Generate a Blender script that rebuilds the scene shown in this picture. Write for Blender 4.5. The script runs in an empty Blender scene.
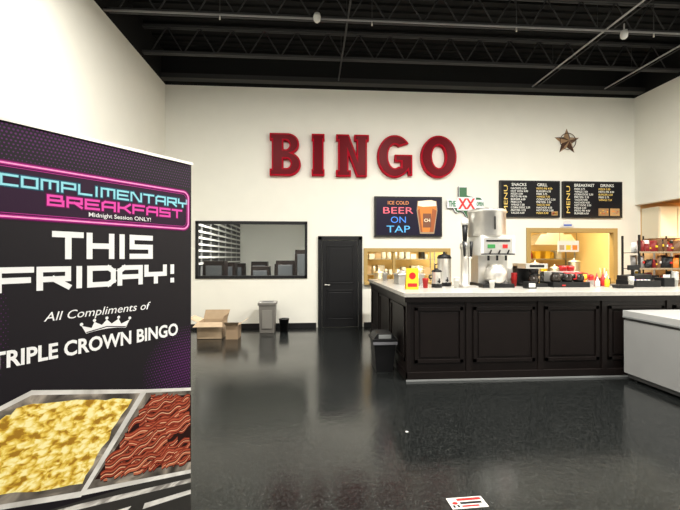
import bpy, math, random
from mathutils import Vector, Matrix
random.seed(7)
sc=bpy.context.scene
sc.view_settings.view_transform='Standard'
sc.view_settings.look='None'
# ---------------------------------------------------------------- materials
MC={}
def M(name,col,rough=0.5,metal=0.0,emit=0.0,noise=0.0,nscale=20,bump=0.0,ecol=None,spec=None):
    if name in MC: return MC[name]
    m=bpy.data.materials.new(name); m.use_nodes=True
    nt=m.node_tree; b=nt.nodes['Principled BSDF']
    c=(col[0],col[1],col[2],1)
    b.inputs['Base Color'].default_value=c
    b.inputs['Roughness'].default_value=rough
    b.inputs['Metallic'].default_value=metal
    if spec is not None: b.inputs['Specular IOR Level'].default_value=spec
    if emit>0:
        e=ecol or col
        b.inputs['Emission Color'].default_value=(e[0],e[1],e[2],1)
        b.inputs['Emission Strength'].default_value=emit
    if noise>0 or bump>0:
        tc=nt.nodes.new('ShaderNodeTexCoord'); n=nt.nodes.new('ShaderNodeTexNoise')
        n.inputs['Scale'].default_value=nscale; n.inputs['Detail'].default_value=4
        nt.links.new(tc.outputs['Object'],n.inputs['Vector'])
        if noise>0:
            mx=nt.nodes.new('ShaderNodeMix'); mx.data_type='RGBA'
            mx.inputs[6].default_value=tuple(max(0,x*(1-noise)) for x in col)+(1,)
            mx.inputs[7].default_value=tuple(min(1,x*(1+noise)) for x in col)+(1,)
            nt.links.new(n.outputs['Fac'],mx.inputs[0]); nt.links.new(mx.outputs[2],b.inputs['Base Color'])
        if bump>0:
            bp=nt.nodes.new('ShaderNodeBump'); bp.inputs['Strength'].default_value=bump
            bp.inputs['Distance'].default_value=0.01
            nt.links.new(n.outputs['Fac'],bp.inputs['Height']); nt.links.new(bp.outputs['Normal'],b.inputs['Normal'])
    MC[name]=m; return m
def ramp_mat(name,scale,stops,stretch=(1,1,1),rough=.55,detail=5,distort=1.0,kind='noise'):
    m=bpy.data.materials.new(name); m.use_nodes=True; nt=m.node_tree; b=nt.nodes['Principled BSDF']
    b.inputs['Roughness'].default_value=rough; b.inputs['Specular IOR Level'].default_value=.3
    tc=nt.nodes.new('ShaderNodeTexCoord'); mp=nt.nodes.new('ShaderNodeMapping'); mp.inputs['Scale'].default_value=stretch
    nt.links.new(tc.outputs['Object'],mp.inputs['Vector'])
    n=nt.nodes.new('ShaderNodeTexNoise'); n.inputs['Scale'].default_value=scale; n.inputs['Detail'].default_value=detail; n.inputs['Distortion'].default_value=distort
    nt.links.new(mp.outputs[0],n.inputs['Vector']); fac=n.outputs['Fac']
    if kind=='lump':
        v=nt.nodes.new('ShaderNodeTexVoronoi'); v.feature='SMOOTH_F1'; v.inputs['Scale'].default_value=scale*1.1; v.inputs['Smoothness'].default_value=.5
        ad=nt.nodes.new('ShaderNodeMix'); ad.data_type='VECTOR'; ad.inputs[0].default_value=.06
        nt.links.new(mp.outputs[0],ad.inputs[4]); nt.links.new(n.outputs['Color'],ad.inputs[5]); nt.links.new(ad.outputs[1],v.inputs['Vector'])
        ma=nt.nodes.new('ShaderNodeMath'); ma.operation='SUBTRACT'; nt.links.new(n.outputs['Fac'],ma.inputs[0])
        m2=nt.nodes.new('ShaderNodeMath'); m2.operation='MULTIPLY'; m2.inputs[1].default_value=.75; nt.links.new(v.outputs['Distance'],m2.inputs[0]); nt.links.new(m2.outputs[0],ma.inputs[1])
        m3=nt.nodes.new('ShaderNodeMath'); m3.operation='ADD'; m3.inputs[1].default_value=.33; nt.links.new(ma.outputs[0],m3.inputs[0]); fac=m3.outputs[0]
    cr=nt.nodes.new('ShaderNodeValToRGB')
    while len(cr.color_ramp.elements)<len(stops): cr.color_ramp.elements.new(.5)
    for e,(p,c) in zip(cr.color_ramp.elements,stops): e.position=p; e.color=c+(1,)
    nt.links.new(fac,cr.inputs[0]); nt.links.new(cr.outputs[0],b.inputs['Base Color'])
    return m
def floor_mat():
    m=bpy.data.materials.new('floor_epoxy'); m.use_nodes=True; nt=m.node_tree; b=nt.nodes['Principled BSDF']
    b.inputs['Specular IOR Level'].default_value=.5
    tc=nt.nodes.new('ShaderNodeTexCoord')
    n=nt.nodes.new('ShaderNodeTexNoise'); n.inputs['Scale'].default_value=95; n.inputs['Detail'].default_value=5
    n2=nt.nodes.new('ShaderNodeTexNoise'); n2.inputs['Scale'].default_value=1.1; n2.inputs['Detail'].default_value=5
    cr=nt.nodes.new('ShaderNodeValToRGB')
    cr.color_ramp.elements[0].position=0.45; cr.color_ramp.elements[0].color=(0.0025,0.0032,0.0032,1)
    cr.color_ramp.elements[1].position=0.76; cr.color_ramp.elements[1].color=(0.04,0.043,0.042,1)
    mr=nt.nodes.new('ShaderNodeMapRange'); mr.inputs['From Min'].default_value=0.3; mr.inputs['From Max'].default_value=0.7
    mr.inputs['To Min'].default_value=0.13; mr.inputs['To Max'].default_value=0.22
    bp=nt.nodes.new('ShaderNodeBump'); bp.inputs['Strength'].default_value=0.10; bp.inputs['Distance'].default_value=0.01
    for k in (n,n2): nt.links.new(tc.outputs['Object'],k.inputs['Vector'])
    nt.links.new(n.outputs['Fac'],cr.inputs[0]); nt.links.new(cr.outputs[0],b.inputs['Base Color'])
    nt.links.new(n2.outputs['Fac'],mr.inputs['Value']); nt.links.new(mr.outputs[0],b.inputs['Roughness'])
    n3=nt.nodes.new('ShaderNodeTexNoise'); n3.inputs['Scale'].default_value=14; nt.links.new(tc.outputs['Object'],n3.inputs['Vector'])
    nt.links.new(n3.outputs['Fac'],bp.inputs['Height']); nt.links.new(bp.outputs['Normal'],b.inputs['Normal'])
    return m
WALL=M('wall_paint',(0.84,0.825,0.745),0.75,noise=0.03,nscale=3,bump=0.03)
FLOOR=floor_mat()
CEIL=M('ceiling_black',(0.008,0.008,0.008),0.8,spec=.2)
JOIST=M('joist_paint',(0.038,0.038,0.039),0.6,spec=.3)
PIPE=M('pipe_grey',(0.42,0.42,0.42),0.45)
BLK=M('black_satin',(0.0085,0.006,0.0055),0.36,noise=0.3,nscale=8,spec=.25)
BLK2=M('black_plastic',(0.010,0.010,0.011),0.4,spec=.3)
DOORB=M('door_black',(0.008,0.008,0.009),0.4,spec=.3)
TAN=M('tan_trim',(0.42,0.28,0.09),0.5)
STEEL=M('stainless',(0.72,0.70,0.66),0.34,.85,noise=0.1,nscale=12)
WHT=M('white_plastic',(0.70,0.70,0.67),0.4)
STONE=M('counter_stone',(0.46,0.44,0.40),0.25,noise=0.25,nscale=25)
GLASSK=M('dark_glass',(0.02,0.015,0.012),0.08)
RED=M('red_plastic',(0.50,0.015,0.015),0.35); YEL=M('yellow_plastic',(0.85,0.52,0.02),0.4)
BLUE=M('blue_plastic',(0.04,0.12,0.5),0.4); GREEN=M('green_plastic',(0.03,0.20,0.05),0.4)
ORG=M('orange_plastic',(0.75,0.22,0.03),0.4)
CARD=M('cardboard',(0.42,0.31,0.20),0.85,noise=0.15,nscale=10)
CARD2=M('cardboard_inside',(0.30,0.21,0.13),0.9)
CREAM=M('cream_wall',(0.75,0.50,0.24),0.7)
GREY=M('grey_metal',(0.3,0.31,0.31),0.45,0.3)
# ---------------------------------------------------------------- mesh builder
class MB:
    def __init__(s,name): s.n=name; s.v=[]; s.f=[]; s.m=[]; s.sm=[]; s.mats=[]
    def mi(s,mat):
        if mat not in s.mats: s.mats.append(mat)
        return s.mats.index(mat)
    def face(s,ids,mat,sm=False): s.f.append(ids); s.m.append(s.mi(mat)); s.sm.append(sm)
    def box(s,x0,x1,y0,y1,z0,z1,mat,tx=0,ty=0):
        b=len(s.v)
        s.v+=[(x0+tx,y0+ty,z0),(x1-tx,y0+ty,z0),(x1-tx,y1-ty,z0),(x0+tx,y1-ty,z0),(x0,y0,z1),(x1,y0,z1),(x1,y1,z1),(x0,y1,z1)]
        for q in ((3,2,1,0),(4,5,6,7),(0,1,5,4),(1,2,6,5),(2,3,7,6),(3,0,4,7)): s.face([b+i for i in q],mat)
        return s
    def poly(s,pts,mat):
        b=len(s.v); s.v+=list(pts); s.face(list(range(b,b+len(pts))),mat)
    def prism(s,pts,y0,y1,mat,side=None):
        n=len(pts); b=len(s.v)
        s.v+=[(p[0],y0,p[1]) for p in pts]+[(p[0],y1,p[1]) for p in pts]
        s.face([b+i for i in range(n)],mat); s.face([b+n+i for i in reversed(range(n))],mat)
        for i in range(n):
            j=(i+1)%n; s.face([b+i,b+n+i,b+n+j,b+j],side or mat)
    def lathe(s,cx,cy,prof,mat,n=24,caps=True,mats=None):
        b=len(s.v)
        for r,z in prof:
            for i in range(n):
                a=2*math.pi*i/n; s.v.append((cx+r*math.cos(a),cy+r*math.sin(a),z))
        for k in range(len(prof)-1):
            mm=mats[k] if mats else mat
            for i in range(n):
                j=(i+1)%n; s.face([b+k*n+i,b+k*n+j,b+(k+1)*n+j,b+(k+1)*n+i],mm,True)
        if caps:
            s.face([b+i for i in reversed(range(n))],mats[0] if mats else mat)
            s.face([b+(len(prof)-1)*n+i for i in range(n)],mats[-1] if mats else mat)
        return s
    def tube(s,p0,p1,r,mat,n=8,r2=None):
        p0=Vector(p0);p1=Vector(p1); d=(p1-p0).normalized()
        u=d.orthogonal().normalized(); w=d.cross(u); b=len(s.v); r2=r if r2 is None else r2
        for p,rr in ((p0,r),(p1,r2)):
            for i in range(n):
                a=2*math.pi*i/n; q=p+u*rr*math.cos(a)+w*rr*math.sin(a); s.v.append(tuple(q))
        for i in range(n):
            j=(i+1)%n; s.face([b+i,b+j,b+n+j,b+n+i],mat,n>5)
        s.face([b+i for i in reversed(range(n))],mat); s.face([b+n+i for i in range(n)],mat)
    def path(s,pts,r,mat,n=8):
        for a,c in zip(pts[:-1],pts[1:]): s.tube(a,c,r,mat,n)
    def build(s,bevel=0,mtx=None,parent=None,segs=2):
        vs=[Vector(v) for v in s.v]
        if mtx is None:
            xs=[v.x for v in vs]; ys=[v.y for v in vs]; zs=[v.z for v in vs]
            o=Vector(((min(xs)+max(xs))/2,(min(ys)+max(ys))/2,min(zs)))
            vs=[v-o for v in vs]; mw=Matrix.Translation(o)
        else: mw=mtx
        me=bpy.data.meshes.new(s.n); me.from_pydata([tuple(v) for v in vs],[],s.f)
        for m in s.mats: me.materials.append(m)
        for p,mi,sm in zip(me.polygons,s.m,s.sm): p.material_index=mi; p.use_smooth=sm
        me.update()
        ob=bpy.data.objects.new(s.n,me); sc.collection.objects.link(ob)
        ob.matrix_world=mw
        if bevel>0:
            bm=ob.modifiers.new('bevel','BEVEL'); bm.width=bevel; bm.segments=segs; bm.limit_method='ANGLE'; bm.angle_limit=math.radians(50)
        return ob
def empty(name,loc):
    e=bpy.data.objects.new(name,None); sc.collection.objects.link(e); e.location=loc; e.empty_display_size=0.1
    bpy.context.view_layer.update(); return e
def adopt(ob,par):
    ob.parent=par; ob.matrix_parent_inverse=par.matrix_world.inverted(); return ob
def text_mesh(name,body,size,mat,mtx,width=None,offset=0.0,shear=0.0,align='CENTER',parent=None,height=None):
    cu=bpy.data.curves.new(name,'FONT'); cu.body=body; cu.size=1; cu.offset=offset; cu.shear=shear
    cu.align_x=align; cu.align_y='CENTER'; cu.resolution_u=3
    to=bpy.data.objects.new('tmp',cu); sc.collection.objects.link(to)
    bpy.context.view_layer.update()
    dg=bpy.context.evaluated_depsgraph_get()
    me=bpy.data.meshes.new_from_object(to.evaluated_get(dg)); bpy.data.objects.remove(to)
    me.name=name
    xs=[v.co.x for v in me.vertices]; ys=[v.co.y for v in me.vertices]
    w=max(xs)-min(xs); h=max(ys)-min(ys); cy=(max(ys)+min(ys))/2
    sx=size; sy=size
    if width: sx=width/w; sy=sx
    if height: sy=height/h
    cx={'CENTER':(max(xs)+min(xs))/2,'LEFT':min(xs),'RIGHT':max(xs)}[align]
    for v in me.vertices:
        v.co=Vector(((v.co.x-cx)*sx,0,(v.co.y-cy)*sy))
    me.materials.clear(); me.materials.append(mat)
    ob=bpy.data.objects.new(name,me); sc.collection.objects.link(ob); ob.matrix_world=mtx
    if parent: bpy.context.view_layer.update(); adopt(ob,parent)
    return ob
T=lambda x,y,z: Matrix.Translation((x,y,z))
# ---------------------------------------------------------------- room shell
YB=9.4; XL=-3.35; XR=8.0; ZC=5.6; ZD=6.35
MB('floor').box(XL-0.2,12.5,-5,18.2,-0.1,0,FLOOR).build()
wb=MB('wall_back')
def wb_(x0,x1,z0,z1,mat=WALL): wb.box(x0,x1,YB,YB+0.14,z0,z1,mat)
WA=(-2.64,-0.14,1.19,2.44); SA=(1.30,3.23,1.05,1.78); SB=(5.30,7.43,1.05,2.26)
wb_(XL-0.15,WA[0],0,ZC); wb_(WA[0],WA[1],0,WA[2]); wb_(WA[0],WA[1],WA[3],ZC); wb_(WA[1],SA[0],0,ZC)
wb_(SA[0],SA[1],0,SA[2]); wb_(SA[0],SA[1],SA[3],ZC); wb_(SA[1],SB[0],0,ZC)
wb_(SB[0],SB[1],0,SB[2]); wb_(SB[0],SB[1],SB[3],ZC); wb_(SB[1],XR+0.15,0,ZC)
wb.box(XL-0.15,XR+0.15,YB,YB+0.14,ZC,ZD,CEIL)
wb.build()
wl=MB('wall_left'); wl.box(XL-0.15,XL,-5,YB,0,ZC,WALL); wl.box(XL-0.15,XL,-5,YB,ZC,ZD,CEIL); wl.build()
wr=MB('wall_right'); wr.box(XR,XR+0.15,-5,YB,2.94,ZC,WALL); wr.box(XR,XR+0.15,-5,5.2,0,2.94,WALL); wr.box(XR,XR+0.15,-5,YB,ZC,ZD,CEIL); wr.build()
MB('wall_alcove_back').box(XR+0.15,12.5,YB,YB+0.14,0,3.2,CREAM).build()
MB('wall_alcove_side').box(12.4,12.5,5,YB,0,3.2,CREAM).build()
MB('wall_alcove_front').box(XR+0.15,12.4,5.0,5.14,0,3.2,CREAM).build()
MB('ceiling_alcove').box(XR+0.15,12.5,5,YB,3.0,3.1,M('alcove_ceiling',(0.7,0.45,0.2),0.7)).build()
cd=MB('ceiling'); cd.box(XL,XR,-5,YB,ZD,ZD+0.1,CEIL)
y=-4.8
while y<YB-0.1:
    cd.box(XL,XR,y,y+0.07,ZD-0.045,ZD,CEIL); y+=0.22
cd.build()
bb=MB('baseboard_back'); 
for a,b in ((XL,0.10),(1.22,XR)): bb.box(a,b,YB-0.015,YB-0.001,0,0.11,BLK2)
bb.build()
MB('baseboard_left').box(XL+0.001,XL+0.015,-5,YB-0.02,0,0.11,BLK2).build()
jy=[1.4,2.75,4.1,5.45,6.8,8.15]
for k,yy in enumerate(jy):
    j=MB('roof_joist')
    for z0 in (5.68,6.2):
        j.box(XL+0.01,XR-0.01,yy-0.05,yy-0.01,z0,z0+0.05,JOIST); j.box(XL+0.01,XR-0.01,yy+0.01,yy+0.05,z0,z0+0.05,JOIST)
    x=XL+0.15; up=False
    while x<XR-0.4:
        a=(x,yy,5.70 if not up else 6.23); b=(x+0.32,yy,6.23 if not up else 5.70)
        j.tube(a,b,0.013,JOIST,6); x+=0.32; up=not up
    j.build()
g=MB('roof_girder'); g.box(XL+0.01,XR-0.01,9.05,9.25,5.62,5.72,M('girder_paint',(.015,.015,.015),.6)); g.box(XL+0.01,XR-0.01,9.13,9.17,5.72,6.2,CEIL); g.build()
for xx in (0.6,5.17,6.96):
    c=MB('ceiling_conduit'); c.tube((xx,1,5.66),(xx,9.3,5.66),0.016,JOIST if xx<2 else PIPE)
    if xx>2: c.tube((xx+0.14,1,5.68),(xx+0.14,9.3,5.68),0.010,JOIST)
    yy=1.5
    while yy<9.2: c.tube((xx,yy,5.64),(xx,yy,6.33),0.006,JOIST,6); yy+=1.35
    c.build()
sp=MB('sprinkler_pipe'); sp.tube((XL+0.02,6.62,5.6),(XR-0.02,6.62,5.6),0.018,M('pipe_dim',(.22,.22,.22),.5))
for x in (-1.5,1.0,3.5,6.0): sp.tube((x,6.62,5.6),(x,6.62,5.52),0.012,STEEL); sp.tube((x,6.62,6.3),(x,6.62,5.6),0.007,JOIST)
sp.build()
def spot(x,y,z):
    s=MB('ceiling_camera'); s.tube((x,y,5.66),(x,y,z+0.08),0.012,PIPE); s.lathe(x,y,[(0.03,z-0.06),(0.055,z-0.03),(0.06,z+0.03),(0.05,z+0.08)],WHT,16); s.build()
spot(0.08,6.55,5.56); spot(5.35,6.5,5.46)
# ---------------------------------------------------------------- back wall window (looks into machine hall)
w=MB('window_1')
x0,x1,z0,z1=WA
w.box(x0-0.02,x1+0.02,YB-0.03,YB+0.05,z1-0.03,z1+0.04,BLK2); w.box(x0-0.02,x1+0.02,YB-0.03,YB+0.05,z0-0.04,z0+0.03,BLK2)
w.box(x0-0.03,x0+0.03,YB-0.03,YB+0.05,z0-0.04,z1+0.04,BLK2); w.box(x1-0.03,x1+0.03,YB-0.03,YB+0.05,z0-0.04,z1+0.04,BLK2)
w.build()
W2=M('hall_wall',(0.82,0.83,0.78),0.7)
MB('wall_hall_back').box(-3.0,0.3,17,17.1,0,3.4,W2).build()
MB('wall_hall_right').box(0.12,0.22,YB+0.14,17,0,3.4,W2).build()
MB('wall_hall_left').box(-3.1,-3.0,YB+0.14,17,0,3.4,BLK2).build()
MB('ceiling_hall').box(-3.1,0.3,YB+0.14,17.1,3.4,3.5,W2).build()
r=MB('wall_slat_rack')
for i in range(9):
    z=1.45+i*0.17; r.box(-2.98,-2.93,9.8,16.8,z,z+0.05,WHT)
for yy in range(10,17): r.box(-2.995,-2.96,yy,yy+0.06,0.0,2.9,GREY)
r.build()
for i,(x,yy) in enumerate([(-2.5,10.6),(-2.45,11.7),(-2.4,12.9),(-1.75,13.6),(-1.0,13.8),(-0.3,13.4),(-1.5,11.9),(-0.75,11.5),(-.2,11.2)]):
    a=MB('bingo_machine'); h=[1.55,1.5,1.45,1.5,1.42,1.75,1.38,1.55,1.85][i]
    a.box(x-0.28,x+0.28,yy-0.3,yy+0.3,0,0.75,BLK); a.prism([(x-0.28,0.75),(x+0.28,0.75),(x+0.26,h),(x-0.26,h)],yy-0.2,yy+0.25,BLK)
    a.box(x-0.2,x+0.2,yy-0.215,yy-0.2,0.85,h-0.12,M('screen_grey',(0.04,0.045,0.05),0.3)); a.box(x-0.3,x+0.3,yy-0.42,yy-0.2,0.72,0.78,GREY); a.build(0.01)
# ---------------------------------------------------------------- door
d=MB('door_1')
dx0,dx1,dz=0.14,1.18,2.14
d.box(dx0,dx0+0.09,YB-0.05,YB-0.002,0,dz,BLK2); d.box(dx1-0.09,dx1,YB-0.05,YB-0.002,0,dz,BLK2); d.box(dx0,dx1,YB-0.05,YB-0.002,dz-0.09,dz,BLK2)
d.box(dx0+0.1,dx1-0.1,YB-0.03,YB-0.002,0.01,dz-0.1,DOORB)
def rpanel(mb,x0,x1,z0,z1,y,mat,d_=0.018,w_=0.04):
    mb.box(x0,x1,y-d_,y,z0,z0+w_,mat);mb.box(x0,x1,y-d_,y,z1-w_,z1,mat);mb.box(x0,x0+w_,y-d_,y,z0,z1,mat);mb.box(x1-w_,x1,y-d_,y,z0,z1,mat)
    mb.box(x0+w_+0.03,x1-w_-0.03,y-d_*0.6,y,z0+w_+0.03,z1-w_-0.03,mat)
rpanel(d,dx0+0.2,dx1-0.2,0.18,0.88,YB-0.03,DOORB,0.014,0.03); rpanel(d,dx0+0.2,dx1-0.2,1.02,1.92,YB-0.03,DOORB,0.014,0.03)
d.tube((dx0+0.17,YB-0.03,1.0),(dx0+0.17,YB-0.08,1.0),0.012,STEEL); d.tube((dx0+0.17,YB-0.08,1.0),(dx0+0.28,YB-0.08,1.0),0.011,STEEL)
d.lathe(dx0+0.17,YB-0.035,[(0.02,0.98),(0.02,1.02)],STEEL,12)
d.build(0.004)
# ---------------------------------------------------------------- service windows + kitchen
def frame(name,o,wd=0.09,mull=()):
    x0,x1,z0,z1=o; q=MB(name)
    q.box(x0-wd,x1+wd,YB-0.03,YB+0.12,z1-0.01,z1+wd,TAN); q.box(x0-wd,x1+wd,YB-0.12,YB+0.12,z0-0.05,z0+0.01,TAN)
    q.box(x0-wd,x0+0.01,YB-0.03,YB+0.12,z0,z1,TAN); q.box(x1-0.01,x1+wd,YB-0.03,YB+0.12,z0,z1,TAN)
    for m in mull: q.box(m-0.03,m+0.03,YB,YB+0.1,z0,z1,TAN)
    return q.build(0.004)
frame('window_2',SA,0.08,(1.95,)); frame('window_3',SB,0.1)
KW=M('kitchen_wall',(0.82,0.60,0.26),0.7)
MB('wall_kitchen_back').box(0.5,8.1,12.2,12.3,0,3.0,KW).build()
MB('wall_kitchen_left').box(0.4,0.5,YB+0.14,12.3,0,3.0,KW).build()
MB('wall_kitchen_right').box(8.0,8.1,YB+0.14,12.2,0,3.0,KW).build()
MB('ceiling_kitchen').box(0.4,8.1,YB+0.14,12.3,3.0,3.1,WALL).build()
pal=[RED,YEL,BLUE,WHT,GREEN,ORG,STEEL,BLK2,CARD]
def shelf(name,x0,x1,y0,y1,zs,legz,seed,kinds=pal,fill=0.8,hm=0.26):
    rnd=random.Random(seed); s=MB(name)
    for xx in (x0,x1-0.03):
        for yy in (y0,y1-0.03): s.box(xx,xx+0.03,yy,yy+0.03,0,legz,GREY)
    for z in zs:
        s.box(x0,x1,y0,y1,z-0.02,z,GREY)
        x=x0+0.04
        while x<x1-0.22:
            wd=rnd.uniform(0.09,0.2); h=rnd.uniform(0.5,1)*hm
            if rnd.random()<fill:
                m=rnd.choice(kinds)
                if rnd.random()<0.4: s.lathe(x+wd/2,(y0+y1)/2-0.05,[(wd*0.4,z),(wd*0.45,z+h*0.2),(wd*0.45,z+h*0.75),(wd*0.2,z+h)],m,12)
                else: s.box(x,x+wd,y0+0.04,y1-0.08,z,z+h,m)
            x+=wd+0.02
    return s.build()
shelf('kitchen_shelf',1.3,3.6,11.5,11.95,[0.6,1.15,1.6,2.0],2.3,3,[STEEL,WHT,WHT,STEEL,BLK2,CARD])
shelf('kitchen_shelf',5.6,8.0-0.1,11.5,11.95,[0.6,1.15,1.6],1.9,5,[STEEL,WHT,YEL,STEEL,CARD,RED])
k=MB('kitchen_prep_table'); k.box(1.4,7.8,10.1,10.7,0.86,0.9,STEEL)
for x in (1.45,4.5,7.7):
    for yy in (10.12,10.65): k.tube((x,yy,0),(x,yy,0.86),0.02,STEEL)
k.build()
for i,(x,h,r_) in enumerate([(1.75,0.34,0.13),(2.25,0.3,0.12),(2.8,0.42,0.14),(6.0,0.55,0.14),(6.55,.45,.12),(7.1,0.62,0.15)]):
    p=MB('stock_pot'); p.lathe(x,10.4,[(r_,0.901),(r_,0.9+h),(r_*1.08,0.9+h),(r_*1.08,0.91+h),(r_*0.5,0.95+h),(0.02,0.96+h),(0.02,1.0+h)],STEEL,20); p.build()
k=MB('range_hood'); k.prism([(6.3,2.0),(7.6,2.0),(7.4,2.3),(6.5,2.3)],10.95,11.4,STEEL); k.box(6.7,7.2,11.0,11.35,2.3,3.0,STEEL); k.build()
k=MB('order_notice'); k.box(6.15,6.70,9.62,9.64,1.78,2.06,WHT); 
for i in range(3): k.box(6.19+i*.17,6.31+i*.17,9.612,9.62,1.83,1.95,[CARD,YEL,ORG][i])
k.tube((6.2,9.63,2.06),(6.2,9.63,3.0),.004,BLK2); k.tube((6.65,9.63,2.06),(6.65,9.63,3.0),.004,BLK2); k.build()
# ---------------------------------------------------------------- BINGO wall letters
def arc(cx,cz,rx,rz,a0,a1,n=14): return [(cx+rx*math.cos(math.radians(a0+(a1-a0)*i/n)),cz+rz*math.sin(math.radians(a0+(a1-a0)*i/n))) for i in range(n+1)]
L={}
L['B']=(0.74,[[(0,0),(0.44,0)]+arc(0.44,0.275,0.29,0.275,-80,72)+arc(0.42,0.755,0.27,0.245,-55,85)+[(0.42,1),(0,1),(0,.84),(.05,.84),(.05,.16),(0,.16)],
     [(.32,.18),(.40,.18)]+arc(.40,.29,.09,.11,-80,80,8)+[(.40,.40),(.32,.40)],[(.32,.62),(.39,.62)]+arc(.38,.725,.08,.105,-80,80,8)+[(.39,.83),(.32,.83)]])
L['I']=(1,[[(0,0),(1,0),(1,.15),(.93,.15),(.93,.85),(1,.85),(1,1),(0,1),(0,.85),(.07,.85),(.07,.15),(0,.15)]])
L['N']=(0.80,[[(0,0),(.36,0),(.36,.15),(.30,.15),(.30,.52),(.50,0),(.75,0),(.75,.85),(.80,.85),(.80,1),(.44,1),(.44,.85),(.50,.85),(.50,.50),(.31,1),(0,1),(0,.85),(.05,.85),(.05,.15),(0,.15)]])
L['G']=(0.84,[arc(.42,.5,.42,.5,38,318,30)+[(.75,.05),(.84,.05),(.84,.54),(.42,.54),(.42,.38),(.57,.38),(.57,.25)]+arc(.42,.5,.165,.28,300,55,20)])
L['O']=(0.86,[arc(.43,.5,.43,.5,0,351,39),arc(.43,.5,.165,.27,0,351,39)])
RB=M('letter_red_side',(0.42,0.0015,0.016),0.5,spec=.06); RF=M('letter_red_face',(0.135,0.001,0.006),0.35,spec=.08)
sign=empty('bingo_wall_letters',(1.2,YB,3.53))
def letter(ch,x0,x1,z0,z1):
    wd,spl=L[ch]
    for nm,off,ext,yc,mat in (('body',0.0,0.06,YB-0.06,RB),('face',-0.034,0.006,YB-0.122,RF)):
        cu=bpy.data.curves.new('c','CURVE'); cu.dimensions='2D'; cu.fill_mode='BOTH'; cu.extrude=ext; cu.offset=off
        for s in spl:
            sp=cu.splines.new('POLY'); sp.points.add(len(s)-1); sp.use_cyclic_u=True
            for i,(a,b) in enumerate(s): sp.points[i].co=(a/wd*(x1-x0),b*(z1-z0),0,1)
        to=bpy.data.objects.new('tmp',cu); sc.collection.objects.link(to); bpy.context.view_layer.update()
        me=bpy.data.meshes.new_from_object(to.evaluated_get(bpy.context.evaluated_depsgraph_get())); bpy.data.objects.remove(to)
        me.transform(Matrix.Rotation(math.pi/2,4,'X')); me.materials.clear(); me.materials.append(mat)
        ob=bpy.data.objects.new('letter_%s_%s'%(ch,nm),me); sc.collection.objects.link(ob); ob.location=(x0,yc,z0)
        bpy.context.view_layer.update(); adopt(ob,sign)
letter('B',-.975,-.25,3.53,4.51); letter('I',-0.01,.29,3.54,4.51); letter('N',.56,1.33,3.53,4.51); letter('G',1.53,2.36,3.52,4.52); letter('O',2.57,3.43,3.53,4.53)
# ---------------------------------------------------------------- beer sign
bs=empty('beer_sign',(2.27,YB,2.13))
def part(mb,par,bevel=0): o=mb.build(bevel); bpy.context.view_layer.update(); adopt(o,par); return o
q=MB('screen_box'); q.box(1.466,3.086,YB-0.08,YB-.002,2.13,3.08,BLK2); q.box(1.51,3.04,YB-0.084,YB-0.08,2.17,3.04,M('screen_dark',(0.015,0.012,0.03),0.3,spec=.2)); part(q,bs)
def E(n,c,s): return M(n,c,0.5,emit=s)
yy=YB-0.09
def NE(n,c): return M(n,tuple(x*.4 for x in c),.5,emit=.75,ecol=c)
text_mesh('text_ice_cold','ICE COLD',1,NE('neon_orange',(1,.35,.1)),T(2.03,yy,2.93),width=0.5,offset=0.005,parent=bs)
text_mesh('text_beer','BEER',1,NE('neon_pink',(1,.16,.22)),T(2.03,yy,2.75),width=0.72,height=0.15,offset=0.0,parent=bs)
text_mesh('text_on','ON',1,NE('neon_blue',(.06,.3,1)),T(2.03,yy,2.53),width=0.36,height=0.15,offset=0.0,parent=bs)
text_mesh('text_tap','TAP',1,NE('neon_cyan',(.12,.55,1)),T(2.03,yy,2.31),width=0.56,height=0.16,offset=0.0,parent=bs)
q=MB('beer_glass_print')
AMB=E('beer_amber',(0.55,.17,.015),0.35); AMB2=E('beer_amber_dark',(0.30,.07,.01),0.3); FOAM=E('beer_foam',(0.85,.75,.55),0.3); EDG=E('glass_edge',(0.35,.25,.15),0.15)
cx=2.72
q.poly([(cx-.17,yy,2.2),(cx+.17,yy,2.2),(cx+.25,yy,2.75),(cx+.23,yy,2.98),(cx-.23,yy,2.98),(cx-.25,yy,2.75)],EDG)
q.poly([(cx-.155,yy-.002,2.24),(cx+.155,yy-.002,2.24),(cx+.23,yy-.002,2.75),(cx+.22,yy-.002,2.88),(cx-.22,yy-.002,2.88),(cx-.23,yy-.002,2.75)],AMB)
q.poly([(cx+.06,yy-.0025,2.24),(cx+.155,yy-.0025,2.24),(cx+.23,yy-.0025,2.75),(cx+.13,yy-.0025,2.8)],AMB2)
q.poly([(cx-.155,yy-.0025,2.24),(cx-.11,yy-.0025,2.24),(cx-.18,yy-.0025,2.8),(cx-.23,yy-.0025,2.75)],AMB2)
q.poly([(cx+x,yy-.003,z) for x,z in ((-.222,2.86),(-.1,2.84),(.08,2.85),(.222,2.86),(.21,2.97),(.1,3.0),(-.05,2.99),(-.21,2.97))],FOAM)
q.poly([(cx-.1,yy-.003,2.35),(cx+.1,yy-.003,2.35),(cx+.1,yy-.003,2.68),(cx-.1,yy-.003,2.68)],M('label',(0.2,.07,.03),.6))
part(q,bs)
text_mesh('label_text','CH',1,FOAM,T(cx,yy-.005,2.52),width=0.14,offset=0.02,parent=bs)
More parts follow.
